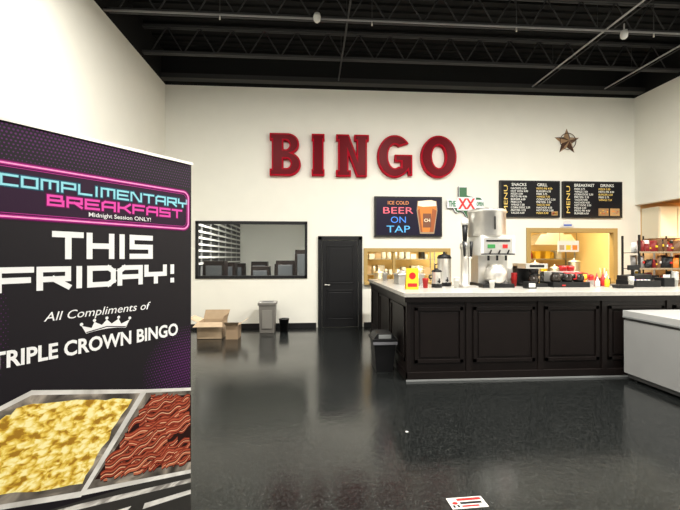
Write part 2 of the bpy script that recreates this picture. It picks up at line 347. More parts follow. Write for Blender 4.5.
# ---------------------------------------------------------------- texas neon sign
ts=empty('texas_sign',(3.66,YB,2.59))
tx=[(.30,1),(.52,1),(.52,.76),(.62,.73),(.78,.70),(.92,.69),(.98,.62),(.98,.48),(1.0,.36),(.90,.30),(.74,.20),(.68,.10),(.70,0),(.58,.03),(.50,.14),(.43,.27),(.34,.30),(.27,.24),(.20,.28),(.12,.42),(0,.52),(0,.57),(.30,.57)]
X0,XW,Z0,ZH=3.23,.90,2.50,.84
q=MB('texas_board'); q.prism([(X0+a*XW,Z0+b*ZH) for a,b in tx],YB-0.06,YB-.002,M('sign_white',(.75,.75,.78),.4),BLK2)
g_=M('sign_green',(0.01,0.11,0.03),.4,emit=.1)
q.prism([(X0+(.5+(a-.5)*.92)*XW,Z0+(.5+(b-.5)*.94)*ZH) for a,b in tx],YB-0.066,YB-0.06,g_)
q.prism([(X0-.02,2.82),(X0+XW*.98,2.82),(X0+XW*.98,3.02),(X0-.02,3.02)],YB-0.085,YB-0.066,M('sign_white',(.75,.75,.78),.4))
q.prism([(X0+.22,2.76),(X0+.68,2.76),(X0+.68,3.08),(X0+.22,3.08)],YB-0.09,YB-0.085,M('sign_white',(.7,.7,.75),.4))
part(q,ts)
text_mesh('text_xx','XX',1,E('sign_red',(.6,.01,.01),.15),T(X0+.45,YB-0.095,2.92),width=.42,height=.26,offset=.03,parent=ts)
text_mesh('text_the','THE',1,E('sign_green_text',(.03,.2,.08),.1),T(X0+.10,YB-0.095,2.92),width=.17,height=.14,offset=.03,parent=ts)
text_mesh('text_side','OPEN',1,E('sign_green_text',(.03,.2,.08),.1),T(X0+.78,YB-0.095,2.92),width=.17,height=.10,offset=.02,parent=ts)
q=MB('red_streamer'); q.poly([(X0+.46,YB-.097,2.55),(X0+.53,YB-.097,2.52),(X0+.66,YB-.097,2.74),(X0+.54,YB-.097,2.74)],RED); part(q,ts)
# ---------------------------------------------------------------- barn star
st=MB('barn_star'); cx,cz,R,r_=6.24,4.48,.33,.14
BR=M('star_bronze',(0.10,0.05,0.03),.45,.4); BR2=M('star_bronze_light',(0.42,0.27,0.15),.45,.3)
pts=[]
for i in range(10):
    a=math.pi/2+i*math.pi/5; rr=R if i%2==0 else r_; pts.append((cx+rr*math.cos(a),YB-.002,cz+rr*math.sin(a)))
c=(cx,YB-0.11,cz)
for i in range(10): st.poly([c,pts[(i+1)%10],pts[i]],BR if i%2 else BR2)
for i in range(24):
    a=2*math.pi*i/24; b=2*math.pi*(i+1)/24
    st.tube((cx+.2*math.cos(a),YB-.05,cz+.2*math.sin(a)),(cx+.2*math.cos(b),YB-.05,cz+.2*math.sin(b)),.009,BR,6)
st.poly(pts,BR); st.build()
# ---------------------------------------------------------------- menu boards
MT=E('menu_yellow',(0.70,.50,.12),.3); MWt=E('menu_white',(.65,.65,.6),.35)
def menu(x0,x1,items,photos,seed):
    e=empty('menu_board',((x0+x1)/2,YB,2.61)); z0,z1=2.61,3.50
    q=MB('board_panel'); q.box(x0,x1,YB-.07,YB-.002,z0,z1,BLK2); q.box(x0+.03,x1-.03,YB-.073,YB-.07,z0+.03,z1-.03,M('board_face',(.006,.006,.009),.35,spec=.15))
    rnd=random.Random(seed)
    for (px,pz,pw,ph,m) in photos:
        q.box(px,px+pw,YB-.077,YB-.073,pz,pz+ph,m)
        for k in range(14):
            ax=px+rnd.uniform(.02,pw-.05); az=pz+rnd.uniform(.02,ph-.05); q.box(ax,ax+.03,YB-.079,YB-.077,az,az+.025,rnd.choice([RED,YEL,CARD,ORG]))
    part(q,e)
    for (bx,bz,s,t,m) in items:
        text_mesh('menu_text',t,s,m,T(bx,YB-.08,bz),align='LEFT',offset=.012,parent=e)
    return e
NP=M('nacho_photo',(.35,.2,.08),.5)
words=['NACHOS 4.50','HOT DOG 3.00','PIZZA 5.00','FRITO PIE 4.00','BURGER 6.50','FRIES 2.75','WINGS 7.50','CORN DOG 2.50','PRETZEL 3.25','TACOS 4.00']
it=[(4.80,3.40,.10,'SNACKS',MWt),(5.44,3.40,.10,'GRILL',MWt)]
for k in range(10):
    it.append((4.78,3.31-k*.066,.064,words[k],MWt))
    it.append((5.42,3.31-k*.066,.064,words[(k+3)%10],MWt if k%3 else MT))
m1=menu(4.52,6.02,it,[(5.80,2.66,.16,.10,NP)],1)
it=[(6.38,3.40,.10,'BREAKFAST',MWt),(7.05,3.40,.10,'DRINKS',MWt)]
for k in range(10):
    it.append((6.38,3.31-k*.066,.064,words[(k+5)%10],MWt))
    if k<5: it.append((7.0,3.31-k*.066,.064,words[(k+2)%10],MWt if k%2 else MT))
m2=menu(6.10,7.62,it,[(7.0,2.66,.26,.18,NP),(7.3,2.66,.24,.18,M('burger_photo',(.5,.3,.12),.5))],2)
for (x,e) in ((4.65,m1),(6.22,m2)):
    text_mesh('menu_title','MENU',1,MT,T(x,YB-.085,3.05)@Matrix.Rotation(-math.pi/2,4,'Y'),width=.66,height=.09,offset=.0,parent=e)
q=MB('triangle_sign'); q.prism([(6.06,2.385),(6.42,2.385),(6.30,2.54),(6.18,2.54)],YB-.03,YB-.002,WHT); q.box(6.14,6.34,YB-.035,YB-.03,2.41,2.45,BLUE); q.build()
# ---------------------------------------------------------------- bar counter
CX0,CY0,CY1,CXE=1.26,5.25,6.75,5.95; CZ=1.12
cn=MB('bar_counter')
cn.box(CX0,CXE,CY0,CY1,0.0,CZ,BLK); cn.box(CX0,CX0+.75,CY1,8.5,0.0,CZ,BLK)
cn.box(CX0-.05,CXE+.05,CY0-.06,CY1,CZ,CZ+.055,STONE); cn.box(CX0-.05,CX0+.8,CY1,8.55,CZ,CZ+.055,STONE)
xs=[1.26,2.09,3.09,4.0,4.95,5.9]
for i in range(5):
    rpanel(cn,xs[i]+(.10 if i==0 else .07),xs[i+1]-.07,.24,.98,CY0,BLK,.022,.045)
for x in xs: cn.box(max(x-.03,CX0-.01),x+.04,CY0-.02,CY0,0,CZ,BLK)
cn.box(CX0-.02,CXE,CY0-.03,CY0,0,.12,BLK); cn.box(CX0-.02,CX0,CY0-.03,8.5,0,.12,BLK)
cn.box(CX0-.022,CXE,CY0-.034,CY0-.03,0.0,.025,GREY)  # pale strip along the kick: the skirting's reflection highlight put in as colour
cn.box(CX0-.035,CXE,CY0-.04,CY0,CZ-.07,CZ,BLK); cn.box(CX0-.035,CX0,CY0,8.5,CZ-.07,CZ,BLK)
ys=[5.35,6.4,7.45,8.4]
for i in range(3):
    a,b=ys[i],ys[i+1]-.1
    cn.box(CX0-.02,CX0,a,b,.24,.285,BLK);cn.box(CX0-.02,CX0,a,b,.935,.98,BLK);cn.box(CX0-.02,CX0,a,a+.045,.24,.98,BLK);cn.box(CX0-.02,CX0,b-.045,b,.24,.98,BLK)
cn.build(.005)
CT=CZ+.055+.001
# ---------------------------------------------------------------- chest freezer
FW=M('freezer_grey_white',(.28,.28,.275),.35,noise=.06,nscale=5); FG=M('freezer_grey',(.06,.06,.06),.5)
fz=MB('chest_freezer'); a,b,c,d_=4.22,6.1,3.7,5.15
fz.box(a+.03,b-.03,c+.03,d_-.03,.03,.10,FG); fz.box(a,b,c,d_,.09,.80,FW); fz.box(a+.012,b-.012,c+.012,d_-.012,.80,.83,FG); fz.box(a-.015,b+.015,c-.015,d_+.0,.83,.93,M('freezer_lid',(.40,.40,.39),.3))
fz.box(a-.018,b+.018,c-.018,d_+.003,.835,.855,GREY)
for x in (a+.1,b-.1):
    for y in (c+.1,d_-.1): fz.lathe(x,y,[(.03,0.0),(.03,.04)],BLK2,12)
fz.box((a+b)/2-.15,(a+b)/2+.15,c-.05,c-.015,.85,.89,BLK2)
for i in range(6): fz.box(a-.004,a,c+.2,c+.6,.2+.04*i,.215+.04*i,FG)
fz.build(.01)
# ---------------------------------------------------------------- trash can by counter
tc=MB('trash_can'); tc.box(.88,1.20,5.65,6.05,0.001,.44,BLK2,.04,.04); tc.box(.86,1.22,5.63,6.07,.44,.48,BLK2)
tc.prism([(.88,.48),(1.20,.48),(1.15,.55),(.93,.55)],5.66,6.04,BLK2); tc.box(.95,1.13,5.652,5.66,.485,.54,GREY)
tc.box(.865,1.215,5.628,5.632,.40,.44,M('bin_liner',(.18,.18,.2),.4)); tc.build(.012)
# ---------------------------------------------------------------- things by the back wall
cb=MB('cardboard_box'); X,Y=-1.92,8.45
cb.box(X-.38,X+.12,Y-.25,Y-.24,0.001,.34,CARD); cb.box(X-.38,X+.12,Y+.24,Y+.25,0.001,.34,CARD); cb.box(X-.38,X-.37,Y-.25,Y+.25,0.001,.34,CARD); cb.box(X+.11,X+.12,Y-.25,Y+.25,0.001,.34,CARD); cb.box(X-.38,X+.12,Y-.25,Y+.25,0.001,.01,CARD2)
def flap(p): cb.poly(p,CARD); 
flap([(X-.38,Y-.25,.34),(X+.12,Y-.25,.34),(X+.16,Y-.42,.27),(X-.42,Y-.42,.27)])
flap([(X-.38,Y+.25,.34),(X+.12,Y+.25,.34),(X+.16,Y+.33,.52),(X-.36,Y+.33,.52)])
flap([(X-.38,Y-.25,.34),(X-.38,Y+.25,.34),(X-.56,Y+.22,.42),(X-.56,Y-.22,.42)])
flap([(X+.12,Y-.25,.34),(X+.12,Y+.25,.34),(X+.155,Y+.24,.46),(X+.155,Y-.24,.46)])
cb.build()
cb=MB('cardboard_box'); X,Y=-1.70,8.30
cb.box(X-.02,X+.22,Y-.16,Y+.2,0.001,.28,CARD2); cb.poly([(X-.02,Y-.16,.28),(X+.22,Y-.16,.28),(X+.26,Y-.28,.36),(X-.04,Y-.28,.36)],CARD); cb.poly([(X+.22,Y-.16,.28),(X+.22,Y+.2,.28),(X+.40,Y+.2,.40),(X+.40,Y-.16,.40)],CARD); cb.build()
GB=M('bin_grey',(.15,.14,.125),.5)
gb=MB('slim_grey_bin'); gb.box(-1.15,-.80,8.75,9.15,.001,.60,GB,.02,.02); gb.box(-1.17,-.78,8.73,9.17,.60,.66,GB); gb.box(-1.1,-.85,8.8,9.1,.655,.665,BLK2); gb.box(-1.08,-.86,8.738,8.75,.1,.5,M('bin_grey2',(.2,.19,.17),.5)); gb.build(.012)
sb=MB('small_waste_bin'); sb.lathe(-.62,8.95,[(.085,.001),(.11,.27),(.118,.27),(.118,.285),(.10,.285),(.08,.02)],BLK2,20); sb.build()
# ---------------------------------------------------------------- floor decal
dc=MB('floor_sticker'); Rm=Matrix.Translation((1.04,2.63,0.001))@Matrix.Rotation(math.radians(3),4,'Z')
def dq(x0,x1,y0,y1,z,m): dc.poly([(x0,y0,z),(x1,y0,z),(x1,y1,z),(x0,y1,z)],m)
dq(-.125,.125,-.06,.06,0,M('decal_white',(.6,.58,.54),.5)); dq(-.06,.11,.022,.048,.001,RED); dq(-.05,.10,-.015,.008,.001,BLK2); dq(-.05,.07,-.045,-.028,.001,RED)
dc.poly([(-.085+.02*math.cos(i*.785),.015*math.sin(i*.785),.001) for i in range(8)],RED)
dq(-.11,-.095,-.045,-.02,.001,BLK2); dq(-.08,-.065,-.045,-.02,.001,BLK2)
dc.build(mtx=Rm)
dc=MB('paper_scrap'); dc.poly([(0.88,3.72,.001),(.905,3.715,.004),(.91,3.735,.001),(.885,3.74,.006)],WHT); dc.build()
# ---------------------------------------------------------------- counter equipment
Y=6.25
m=MB('beverage_dispenser'); x=2.86
m.box(x-.24,x+.26,Y-.28,Y+.25,CT,CT+.06,BLK2); m.box(x-.22,x+.26,Y-.05,Y+.25,CT+.06,CT+.52,STEEL)
m.box(x-.26,x+.28,Y-.25,Y+.26,CT+.50,CT+.80,WHT); m.box(x-.22,x+.24,Y-.256,Y-.25,CT+.54,CT+.77,STEEL)
m.box(x-.16,x-.04,Y-.262,Y-.256,CT+.61,CT+.67,GREEN); m.box(x+.08,x+.16,Y-.262,Y-.256,CT+.61,CT+.67,RED); m.box(x-.18,x+.20,Y-.262,Y-.256,CT+.71,CT+.74,BLK2)
m.box(x-.26,x+.28,Y-.254,Y-.25,CT+.51,CT+.53,BLK2)
m.lathe(x-.06,Y,[(.28,CT+.80),(.29,CT+.83),(.29,CT+1.16),(.30,CT+1.17),(.30,CT+1.21),(.27,CT+1.23),(.06,CT+1.24),(.03,CT+1.27)],STEEL,32)
m.tube((x-.06,Y-.30,CT+.9),(x-.06,Y-.30,CT+1.1),.012,BLK2)
m.lathe(x+.02,Y-.16,[(.12,CT+.07),(.165,CT+.13),(.17,CT+.24),(.13,CT+.31),(.10,CT+.33),(.10,CT+.35),(.03,CT+.37)],STEEL,24)
for i in range(3): m.tube((x-.12+i*.14,Y-.2,CT+.5),(x-.12+i*.14,Y-.2,CT+.42),.018,BLK2); m.tube((x-.12+i*.14,Y-.255,CT+.53),(x-.12+i*.14,Y-.3,CT+.58),.012,BLK2)
m.box(x+.28,x+.31,Y-.1,Y+.1,CT+.55,CT+.72,BLK2)
m.build(.008)
m=MB('beer_tap_tower'); x=2.43; YT=6.22
m.lathe(x,YT,[(.09,CT),(.09,CT+.02),(.065,CT+.04),(.065,CT+.60),(.08,CT+.61),(.08,CT+.68),(.03,CT+.72)],STEEL,20)
for s in (-1,1): m.tube((x+s*.03,YT-.03,CT+.50),(x+s*.05,YT-.14,CT+.46),.013,STEEL); m.tube((x+s*.05,YT-.12,CT+.48),(x+s*.06,YT-.12,CT+.72),.018,BLK2,10,.028)
m.tube((x,YT,CT+.70),(x,YT,CT+.98),.03,BLK2,12,.045); m.lathe(x,YT,[(.05,CT+.98),(.06,CT+1.02),(.05,CT+1.08),(.02,CT+1.10)],WHT,16)
m.box(x-.12,x+.12,YT-.24,YT-.08,CT,CT+.03,STEEL); m.build()
def urn(x,YY,r_,h,nm='coffee_urn'):
    m=MB(nm)
    m.lathe(x,YY,[(r_,CT),(r_,CT+.05),(r_*.96,CT+.06),(r_*.96,CT+h*.8),(r_*1.04,CT+h*.82),(r_*.83,CT+h*.9),(.02,CT+h*.94),(.02,CT+h)],STEEL,24,mats=[BLK2,BLK2,STEEL,BLK2,BLK2,BLK2,BLK2])
    m.tube((x,YY-r_*.9,CT+.1),(x,YY-r_-.06,CT+.1),.015,BLK2); m.tube((x,YY-r_-.05,CT+.15),(x,YY-r_-.05,CT+.07),.012,BLK2); m.path([(x-r_,YY,CT+h*.64),(x-r_-.04,YY,CT+h*.62),(x-r_-.04,YY,CT+h*.48),(x-r_,YY,CT+h*.46)],.01,BLK2); m.build()
urn(2.17,6.45,.115,.56); urn(1.94,6.12,.08,.30,'thermal_carafe')
m=MB('counter_card_sign'); x=1.46; YY=5.75
m.box(x-.09,x+.09,YY-.005,YY+.005,CT,CT+.31,YEL); m.poly([(x-.09,YY+.005,CT+.3),(x+.09,YY+.005,CT+.3),(x+.09,YY+.1,CT),(x-.09,YY+.1,CT)],YEL)
m.prism([(x+.05*math.cos(i*math.pi/8),CT+.20+.05*math.sin(i*math.pi/8)) for i in range(16)],YY-.008,YY-.005,RED); m.box(x-.07,x+.07,YY-.008,YY-.005,CT+.04,CT+.09,RED); m.build()
def cups(x,y,r_,h,mat,n=1,name='cup_stack'):
    m=MB(name)
    for i in range(n): z=CT+i*.02; m.lathe(x,y,[(r_*.75,z),(r_,z+h),(r_*1.06,z+h),(r_*1.06,z+h+.008)],mat,18)
    m.build()
cups(1.60,6.3,.05,.12,WHT,4); cups(1.74,6.5,.05,.12,STEEL,5); cups(1.74,6.05,.045,.12,RED,2); cups(1.88,7.6,.05,.13,WHT,6); cups(1.45,7.9,.05,.13,STEEL,3); cups(2.68,5.80,.04,.10,WHT,2); cups(2.22,6.02,.045,.11,WHT,3); cups(3.28,6.45,.05,.12,WHT,9); cups(3.27,6.28,.045,.11,RED,6); cups(5.0,5.95,.04,.10,WHT,4); cups(5.88,6.1,.045,.11,WHT,7)
m=MB('food_pan_warmer'); m.box(1.50,1.95,6.85,7.25,CT,CT+.16,STEEL); m.box(1.48,1.97,6.83,7.27,CT+.16,CT+.18,STEEL); m.lathe(1.62,7.05,[(.09,CT+.18),(.09,CT+.22),(.02,CT+.24)],STEEL,16); m.lathe(1.84,7.05,[(.09,CT+.18),(.09,CT+.22),(.02,CT+.24)],STEEL,16)
m.build(.006)
def carafe(x,y,z,rim):
    m=MB('coffee_carafe'); m.lathe(x,y,[(.07,z),(.085,z+.03),(.08,z+.09),(.05,z+.13),(.055,z+.15)],GLASSK,20,mats=[GLASSK,GLASSK,GLASSK,rim,rim]); m.path([(x+.05,y-.02,z+.14),(x+.09,y-.09,z+.13),(x+.09,y-.10,z+.05),(x+.06,y-.07,z+.04)],.01,rim); m.build()
m=MB('coffee_maker'); x=3.54; YY=6.3
m.box(x-.18,x+.18,YY-.22,YY+.2,CT,CT+.05,BLK2); m.box(x-.18,x+.18,YY+.04,YY+.2,CT+.05,CT+.33,BLK2); m.box(x-.18,x+.18,YY-.22,YY+.2,CT+.29,CT+.37,STEEL); m.box(x-.12,x+.12,YY-.224,YY-.22,CT+.31,CT+.35,BLK2)
m.lathe(x,YY-.1,[(.05,CT+.22),(.075,CT+.29)],BLK2,16); m.build(.008)
carafe(x,YY-.12,CT+.052,BLK2)
m=MB('coffee_warmer'); m.box(3.76,4.36,6.0,6.38,CT,CT+.08,BLK2); m.box(3.76,4.36,6.25,6.38,CT+.08,CT+.24,STEEL); m.box(3.9,3.96,5.995,6.0,CT+.02,CT+.04,RED); m.build(.006)
carafe(3.87,6.12,CT+.082,BLK2); carafe(4.06,6.12,CT+.082,RED); carafe(4.25,6.12,CT+.082,RED)
m=MB('coffee_basket'); m.lathe(4.12,6.315,[(.05,CT+.242),(.06,CT+.30),(.06,CT+.33)],RED,18); m.lathe(4.25,6.315,[(.05,CT+.242),(.06,CT+.30),(.06,CT+.33)],RED,18); m.build()
m=MB('napkin_dispenser'); m.box(3.22,3.36,5.78,5.92,CT,CT+.10,BLK2); m.box(3.24,3.34,5.777,5.78,CT+.02,CT+.08,WHT); m.build(.005)
def bottle(x,y,mat,h=.2):
    m=MB('squeeze_bottle'); m.lathe(x,y,[(.033,CT),(.035,CT+.02),(.035,CT+h*.65),(.02,CT+h*.75),(.008,CT+h),(.004,CT+h+.02)],mat,16); m.build()
for x,y,c_,h in ((4.62,6.2,RED,.2),(4.74,6.22,RED,.2),(4.52,6.05,WHT,.14),(4.68,6.05,YEL,.17),(4.46,6.3,ORG,.17),(4.86,6.3,WHT,.22)): bottle(x,y,c_,h)
m=MB('straw_caddy'); m.box(4.84,4.98,6.36,6.50,CT,CT+.12,BLK2)
for i in range(10):
    a=i*.63; m.tube((4.91+.03*math.cos(a),6.43+.03*math.sin(a),CT+.1),(4.91+.05*math.cos(a),6.43+.05*math.sin(a),CT+.29),.004,[RED,WHT,YEL][i%3],6)
m.build()
m=MB('condiment_tray'); m.box(4.46,4.80,6.40,6.62,CT,CT+.08,STEEL)
for i in range(3): m.lathe(4.52+i*.11,6.5,[(.04,CT+.08),(.045,CT+.16),(.02,CT+.18)],[WHT,YEL,RED][i],12)
m.build()
m=MB('cash_register'); x=5.28; YY=6.15
m.box(x-.20,x+.22,YY-.2,YY+.22,CT,CT+.10,BLK2); m.prism([(x-.2,CT+.10),(x+.2,CT+.10),(x+.2,CT+.2),(x-.2,CT+.17)],YY-.05,YY+.2,BLK2)
for i in range(4):
    for j in range(3): m.box(x-.15+i*.06,x-.11+i*.06,YY-.17+j*.04,YY-.14+j*.04,CT+.10,CT+.115,[WHT,BLUE,RED][j])
m.box(x-.02,x+.02,YY+.08,YY+.12,CT+.17,CT+.30,BLK2); m.box(x-.1,x+.1,YY+.07,YY+.1,CT+.26,CT+.34,BLK2); m.build(.005)
m=MB('receipt_printer'); m.box(5.6,5.78,6.0,6.2,CT,CT+.14,BLK2); m.box(5.63,5.75,6.05,6.06,CT+.14,CT+.19,WHT); m.build(.006)
m=MB('nacho_tray'); m.box(4.62,4.88,5.72,5.90,CT,CT+.05,BLK2,.02,.02); m.build(.004)
# snack rack
rack=MB('snack_rack'); rx0,rx1,ry0,ry1=6.30,7.75,7.3,7.75
for xx in (rx0,rx1-.03):
    for y in (ry0,ry1-.03): rack.box(xx,xx+.03,y,y+.03,0,2.08,BLK2)
for xx in (rx0+.45,rx0+.95): rack.box(xx,xx+.02,ry1-.03,ry1-.01,.1,2.08,BLK2)
rr=random.Random(14)
DR=M('snack_dark_red',(.22,.015,.015),.4); BRN=M('snack_brown',(.16,.07,.025),.5); SIL=M('snack_silver',(.4,.38,.36),.35,.5)
for z in (.3,.70,1.10,1.42,1.74):
    rack.box(rx0,rx1,ry0,ry1-.03,z-.012,z,BLK2); rack.box(rx0,rx1,ry0-.01,ry0,z-.015,z+.02,M('price_rail',(.3,.24,.16),.5))
    for row in (0,1):
        x=rx0+.04
        while x<rx1-.2:
            wd=rr.uniform(.07,.19); h=rr.uniform(.14,.28); y=ry0+.08+row*.17; mt=rr.choice([DR,YEL,RED,BRN,DR,SIL,BRN,BLK2,BLK2,ORG,GREEN,WHT]); tl=rr.uniform(-.03,.03)
            b0=len(rack.v)
            prof=[(0,.01,.46),(.12,.045,.5),(.5,.06,.47),(.88,.04,.5),(1,.004,.5)]
            for t_,dp,hw_ in prof:
                cxx=x+wd/2+tl*t_; hw=wd*hw_
                rack.v+=[(cxx-hw,y,z+h*t_),(cxx,y-dp,z+h*t_),(cxx+hw,y,z+h*t_),(cxx,y+dp,z+h*t_)]
            for k in range(4):
                for q_ in range(4): rack.face([b0+k*4+q_,b0+k*4+(q_+1)%4,b0+(k+1)*4+(q_+1)%4,b0+(k+1)*4+q_],mt,False)
            if rr.random()<.35: rack.box(x+wd*.36,x+wd*.64,y-.064,y-.05,z+h*.42,z+h*.58,rr.choice([YEL,WHT,RED]))
            x+=wd+.006
rack.build()
m=MB('overhead_cabinet'); m.box(8.17,9.1,8.9,9.39,2.1,2.85,M('cab_cream',(.75,.68,.52),.6)); m.box(8.2,8.62,8.885,8.9,2.13,2.82,M('cab_door',(.8,.74,.6),.6)); m.box(8.65,9.07,8.885,8.9,2.13,2.82,M('cab_door',(.8,.74,.6),.6)); m.build(.005)
shelf('snack_shelf',8.3,10.3,8.7,9.2,[.5,1.0,1.4,1.8],2.05,9,[RED,YEL,ORG,WHT,BLUE,RED])
# ---------------------------------------------------------------- roll-up banner
ux=Vector((.573,.819,0)).normalized(); uz=Vector((0,0,1)); uy=uz.cross(ux)
W=.85; O=Vector((-.588,1.996,0))-ux*W
BM=Matrix(((ux.x,uy.x,0,O.x),(ux.y,uy.y,0,O.y),(0,0,1,0),(0,0,0,1)))
ban=bpy.data.objects.new('rollup_banner',None); sc.collection.objects.link(ban); ban.matrix_world=BM@T(W/2,0,0); bpy.context.view_layer.update()
def bpart(mb,bevel=0): o=mb.build(bevel,mtx=BM); bpy.context.view_layer.update(); adopt(o,ban); return o
BB=M('banner_black',(.007,.005,.008),.5,spec=.25)
q=MB('banner_sheet'); q.box(0,W,0,.002,.09,2.10,BB); bpart(q)
q=MB('stand'); q.box(-.01,W+.01,-.06,.10,.012,.09,STEEL); q.box(-.005,W+.005,-.008,.012,2.098,2.110,STEEL); q.tube((W/2,.03,.05),(W/2,.03,2.1),.012,STEEL)
for x in (.1,W-.1): q.box(x-.03,x+.03,-.16,.16,0.001,.012,GREY)
bpart(q)
S=lambda t: W-t
q=MB('halftone_dots'); PK=M('dot_purple',(.10,.015,.12),.5,spec=.2); 
step=.0125
for iz in range(160):
    for ix in range(68):
        s=ix*step+(step/2 if iz%2 else 0)+.004; z=2.09-iz*step
        f1=max(0,1-(2.10-z)/.17)*.9*(.55+.45*math.sin(s*5))
        if z>1.98: f1=max(f1,.30)
        f2=max(0,1-(((S(0)-s)/.26)**2+((z-1.13)/.20)**2))*.9
        f3=max(0,1-((s/.14)**2+((z-1.42)/.3)**2))*.35
        k=max(f1,f2,f3); r_=.0050*math.sqrt(k) if k>0 else 0
        if r_>.0012 and .01<s<W-.008 and z>1.0:
            q.poly([(s+r_*math.cos(a*math.pi/3),-.0006,z+r_*math.sin(a*math.pi/3)) for a in range(6)],PK)
bpart(q)
SF={'A':[[(0,0),(0,.8),(.2,1),(1,1),(1,0)],[(0,.4),(1,.4)]],'B':[[(0,0),(0,1),(.9,1),(.9,.52),(0,.52)],[(.9,.52),(1,.48),(1,0),(0,0)]],'C':[[(1,1),(0,1),(0,0),(1,0)]],
'D':[[(0,0),(0,1),(.8,1),(1,.8),(1,.2),(.8,0),(0,0)]],'E':[[(1,1),(0,1),(0,0),(1,0)],[(0,.5),(.9,.5)]],'F':[[(1,1),(0,1),(0,0)],[(0,.45),(.9,.45)]],
'H':[[(0,0),(0,1)],[(1,0),(1,1)],[(0,.5),(1,.5)]],'I':[[(.5,0),(.5,1)]],'K':[[(0,0),(0,1)],[(0,.5),(.5,.5),(1,1)],[(.5,.5),(1,0)]],'L':[[(0,1),(0,0),(1,0)]],
'M':[[(0,0),(0,1),(1,1),(1,0)],[(.5,1),(.5,.2)]],'N':[[(0,0),(0,1),(.2,1),(.8,0),(1,0),(1,1)]],'O':[[(0,0),(0,1),(1,1),(1,0),(0,0)]],'P':[[(0,0),(0,1),(1,1),(1,.42),(0,.42)]],
'R':[[(0,0),(0,1),(1,1),(1,.45),(0,.45)],[(.5,.45),(1,0)]],'S':[[(1,1),(0,1),(0,.5),(1,.5),(1,0),(0,0)]],'T':[[(0,1),(1,1)],[(.5,1),(.5,0)]],'Y':[[(0,1),(0,.5),(1,.5)],[(1,1),(1,.5)],[(.5,.5),(.5,0)]],'!':[[(.5,1),(.5,.62)],[(.5,.03),(.5,0)]]}
WID={'I':.25,'!':.25,'M':1.15}
def stroke(name,txt,s0,s1,z0,z1,wt,mat,lay,gap=.32):
    q=MB(name); tot=sum(WID.get(c,1) for c in txt)+gap*(len(txt)-1); sc_=(s1-s0-wt)/tot; x=s0+wt/2; h=z1-z0-wt
    for c in txt:
        w_=WID.get(c,1)*sc_; kk=0
        for pl in SF[c]:
            P=[Vector((x+a*w_,z0+wt/2+b*h)) for a,b in pl]
            for a,b in zip(P[:-1],P[1:]):
                d=(b-a).normalized()*wt/2; nn=Vector((-d.y,d.x)); a2=a-d;b2=b+d; kk+=1
                q.poly([(v.x,-lay-kk*.00004,v.y) for v in (a2-nn,b2-nn,b2+nn,a2+nn)],mat)
        x+=w_+gap*sc_
    bpart(q)
BW=M('print_white',(.85,.85,.85),.6,spec=.1); CY=M('print_cyan',(.30,.68,.78),.6,spec=.1); MG=M('print_pink',(.80,.08,.42),.6,spec=.1)
q=MB('glow_bands'); q.poly([(0,-.0008,1.79),(W-.035,-.0008,1.79),(W-.035,-.0008,1.955),(0,-.0008,1.955)],M('band',(.022,.004,.024),.5,spec=.2)); bpart(q)
stroke('glow_complimentary','COMPLIMENTARY',S(.755),S(.022),1.882,1.930,.013,M('print_cyan_glow',(.02,.10,.16),.6,spec=.1),.0010)
stroke('glow_breakfast','BREAKFAST',S(.62),S(.05),1.829,1.878,.014,M('print_pink_glow',(.14,.01,.08),.6,spec=.1),.0010)
stroke('text_complimentary','COMPLIMENTARY',S(.752),S(.025),1.886,1.926,.0075,CY,.0016)
stroke('text_breakfast','BREAKFAST',S(.617),S(.053),1.833,1.874,.0085,MG,.0016)
def btext(name,body,t,z,mat,width,height=None,offset=0,shear=0):
    text_mesh(name,body,1,mat,BM@T(S(t),-.0018,z),width=width,height=height,offset=offset,shear=shear,parent=ban)
btext('text_midnight','Midnight Session ONLY!',.345,1.812,BW,.26,.022,.01)
q=MB('neon_frame')
def neon(z0,z1,s1,r0,wd,mat,lay):
    P=[(0,z0),(s1-r0,z0)]+[(s1-r0+r0*math.cos(math.radians(a)),z0+r0+r0*math.sin(math.radians(a))) for a in range(-80,1,10)]+[(s1-r0+r0*math.cos(math.radians(a)),z1-r0+r0*math.sin(math.radians(a))) for a in range(0,91,10)]+[(0,z1)]
    kk=0
    for a,b in zip(P[:-1],P[1:]):
        kk+=1; a=Vector(a);b=Vector(b); d=(b-a).normalized()*wd/2; n=Vector((-d.y,d.x)); a2=a-d*.5;b2=b+d*.5
        q.poly([(v.x,-lay-kk*.00001,v.y) for v in (a2-n,b2-n,b2+n,a2+n)],mat)
neon(1.785,1.962,W-.018,.03,.022,M('print_glow0',(.09,.006,.06),.6,spec=.1),.0009)
neon(1.785,1.962,W-.018,.03,.013,M('print_glow',(.40,.02,.22),.6,spec=.1),.0012)
neon(1.785,1.962,W-.018,.03,.005,M('print_neon',(1,.35,.65),.6,spec=.1),.0015)
neon(1.797,1.950,W-.030,.022,.002,M('print_neon2',(.5,.05,.3),.6,spec=.1),.0018)
bpart(q)
stroke('text_this','THIS',S(.60),S(.205),1.642,1.744,.022,BW,.0016,.38)
stroke('text_friday','FRIDAY!',S(.765),S(.085),1.532,1.616,.020,BW,.0016,.30)
btext('text_all_compliments','All Compliments of',.42,1.432,BW,.41,.042,.004,.25)
btext('text_triple_crown','TRIPLE CROWN BINGO',.425,1.312,BW,.70,.058,.03)
q=MB('crown_print'); t0,t1=.31,.50
c0=(S(t0)+S(t1))/2; hw=(t1-t0)/2
top=[]
for i in range(5):
    f=(i-2)/2; px=c0+f*hw; pz=1.388+.012*(1-f*f); top.append((px,pz))
    q.poly([(px+.0065*math.cos(a*math.pi/4),-.0018,pz+.006+.0065*math.sin(a*math.pi/4)) for a in range(8)],BW)
def arcz(x): return 1.356+.012*(1-((x-c0)/hw)**2)
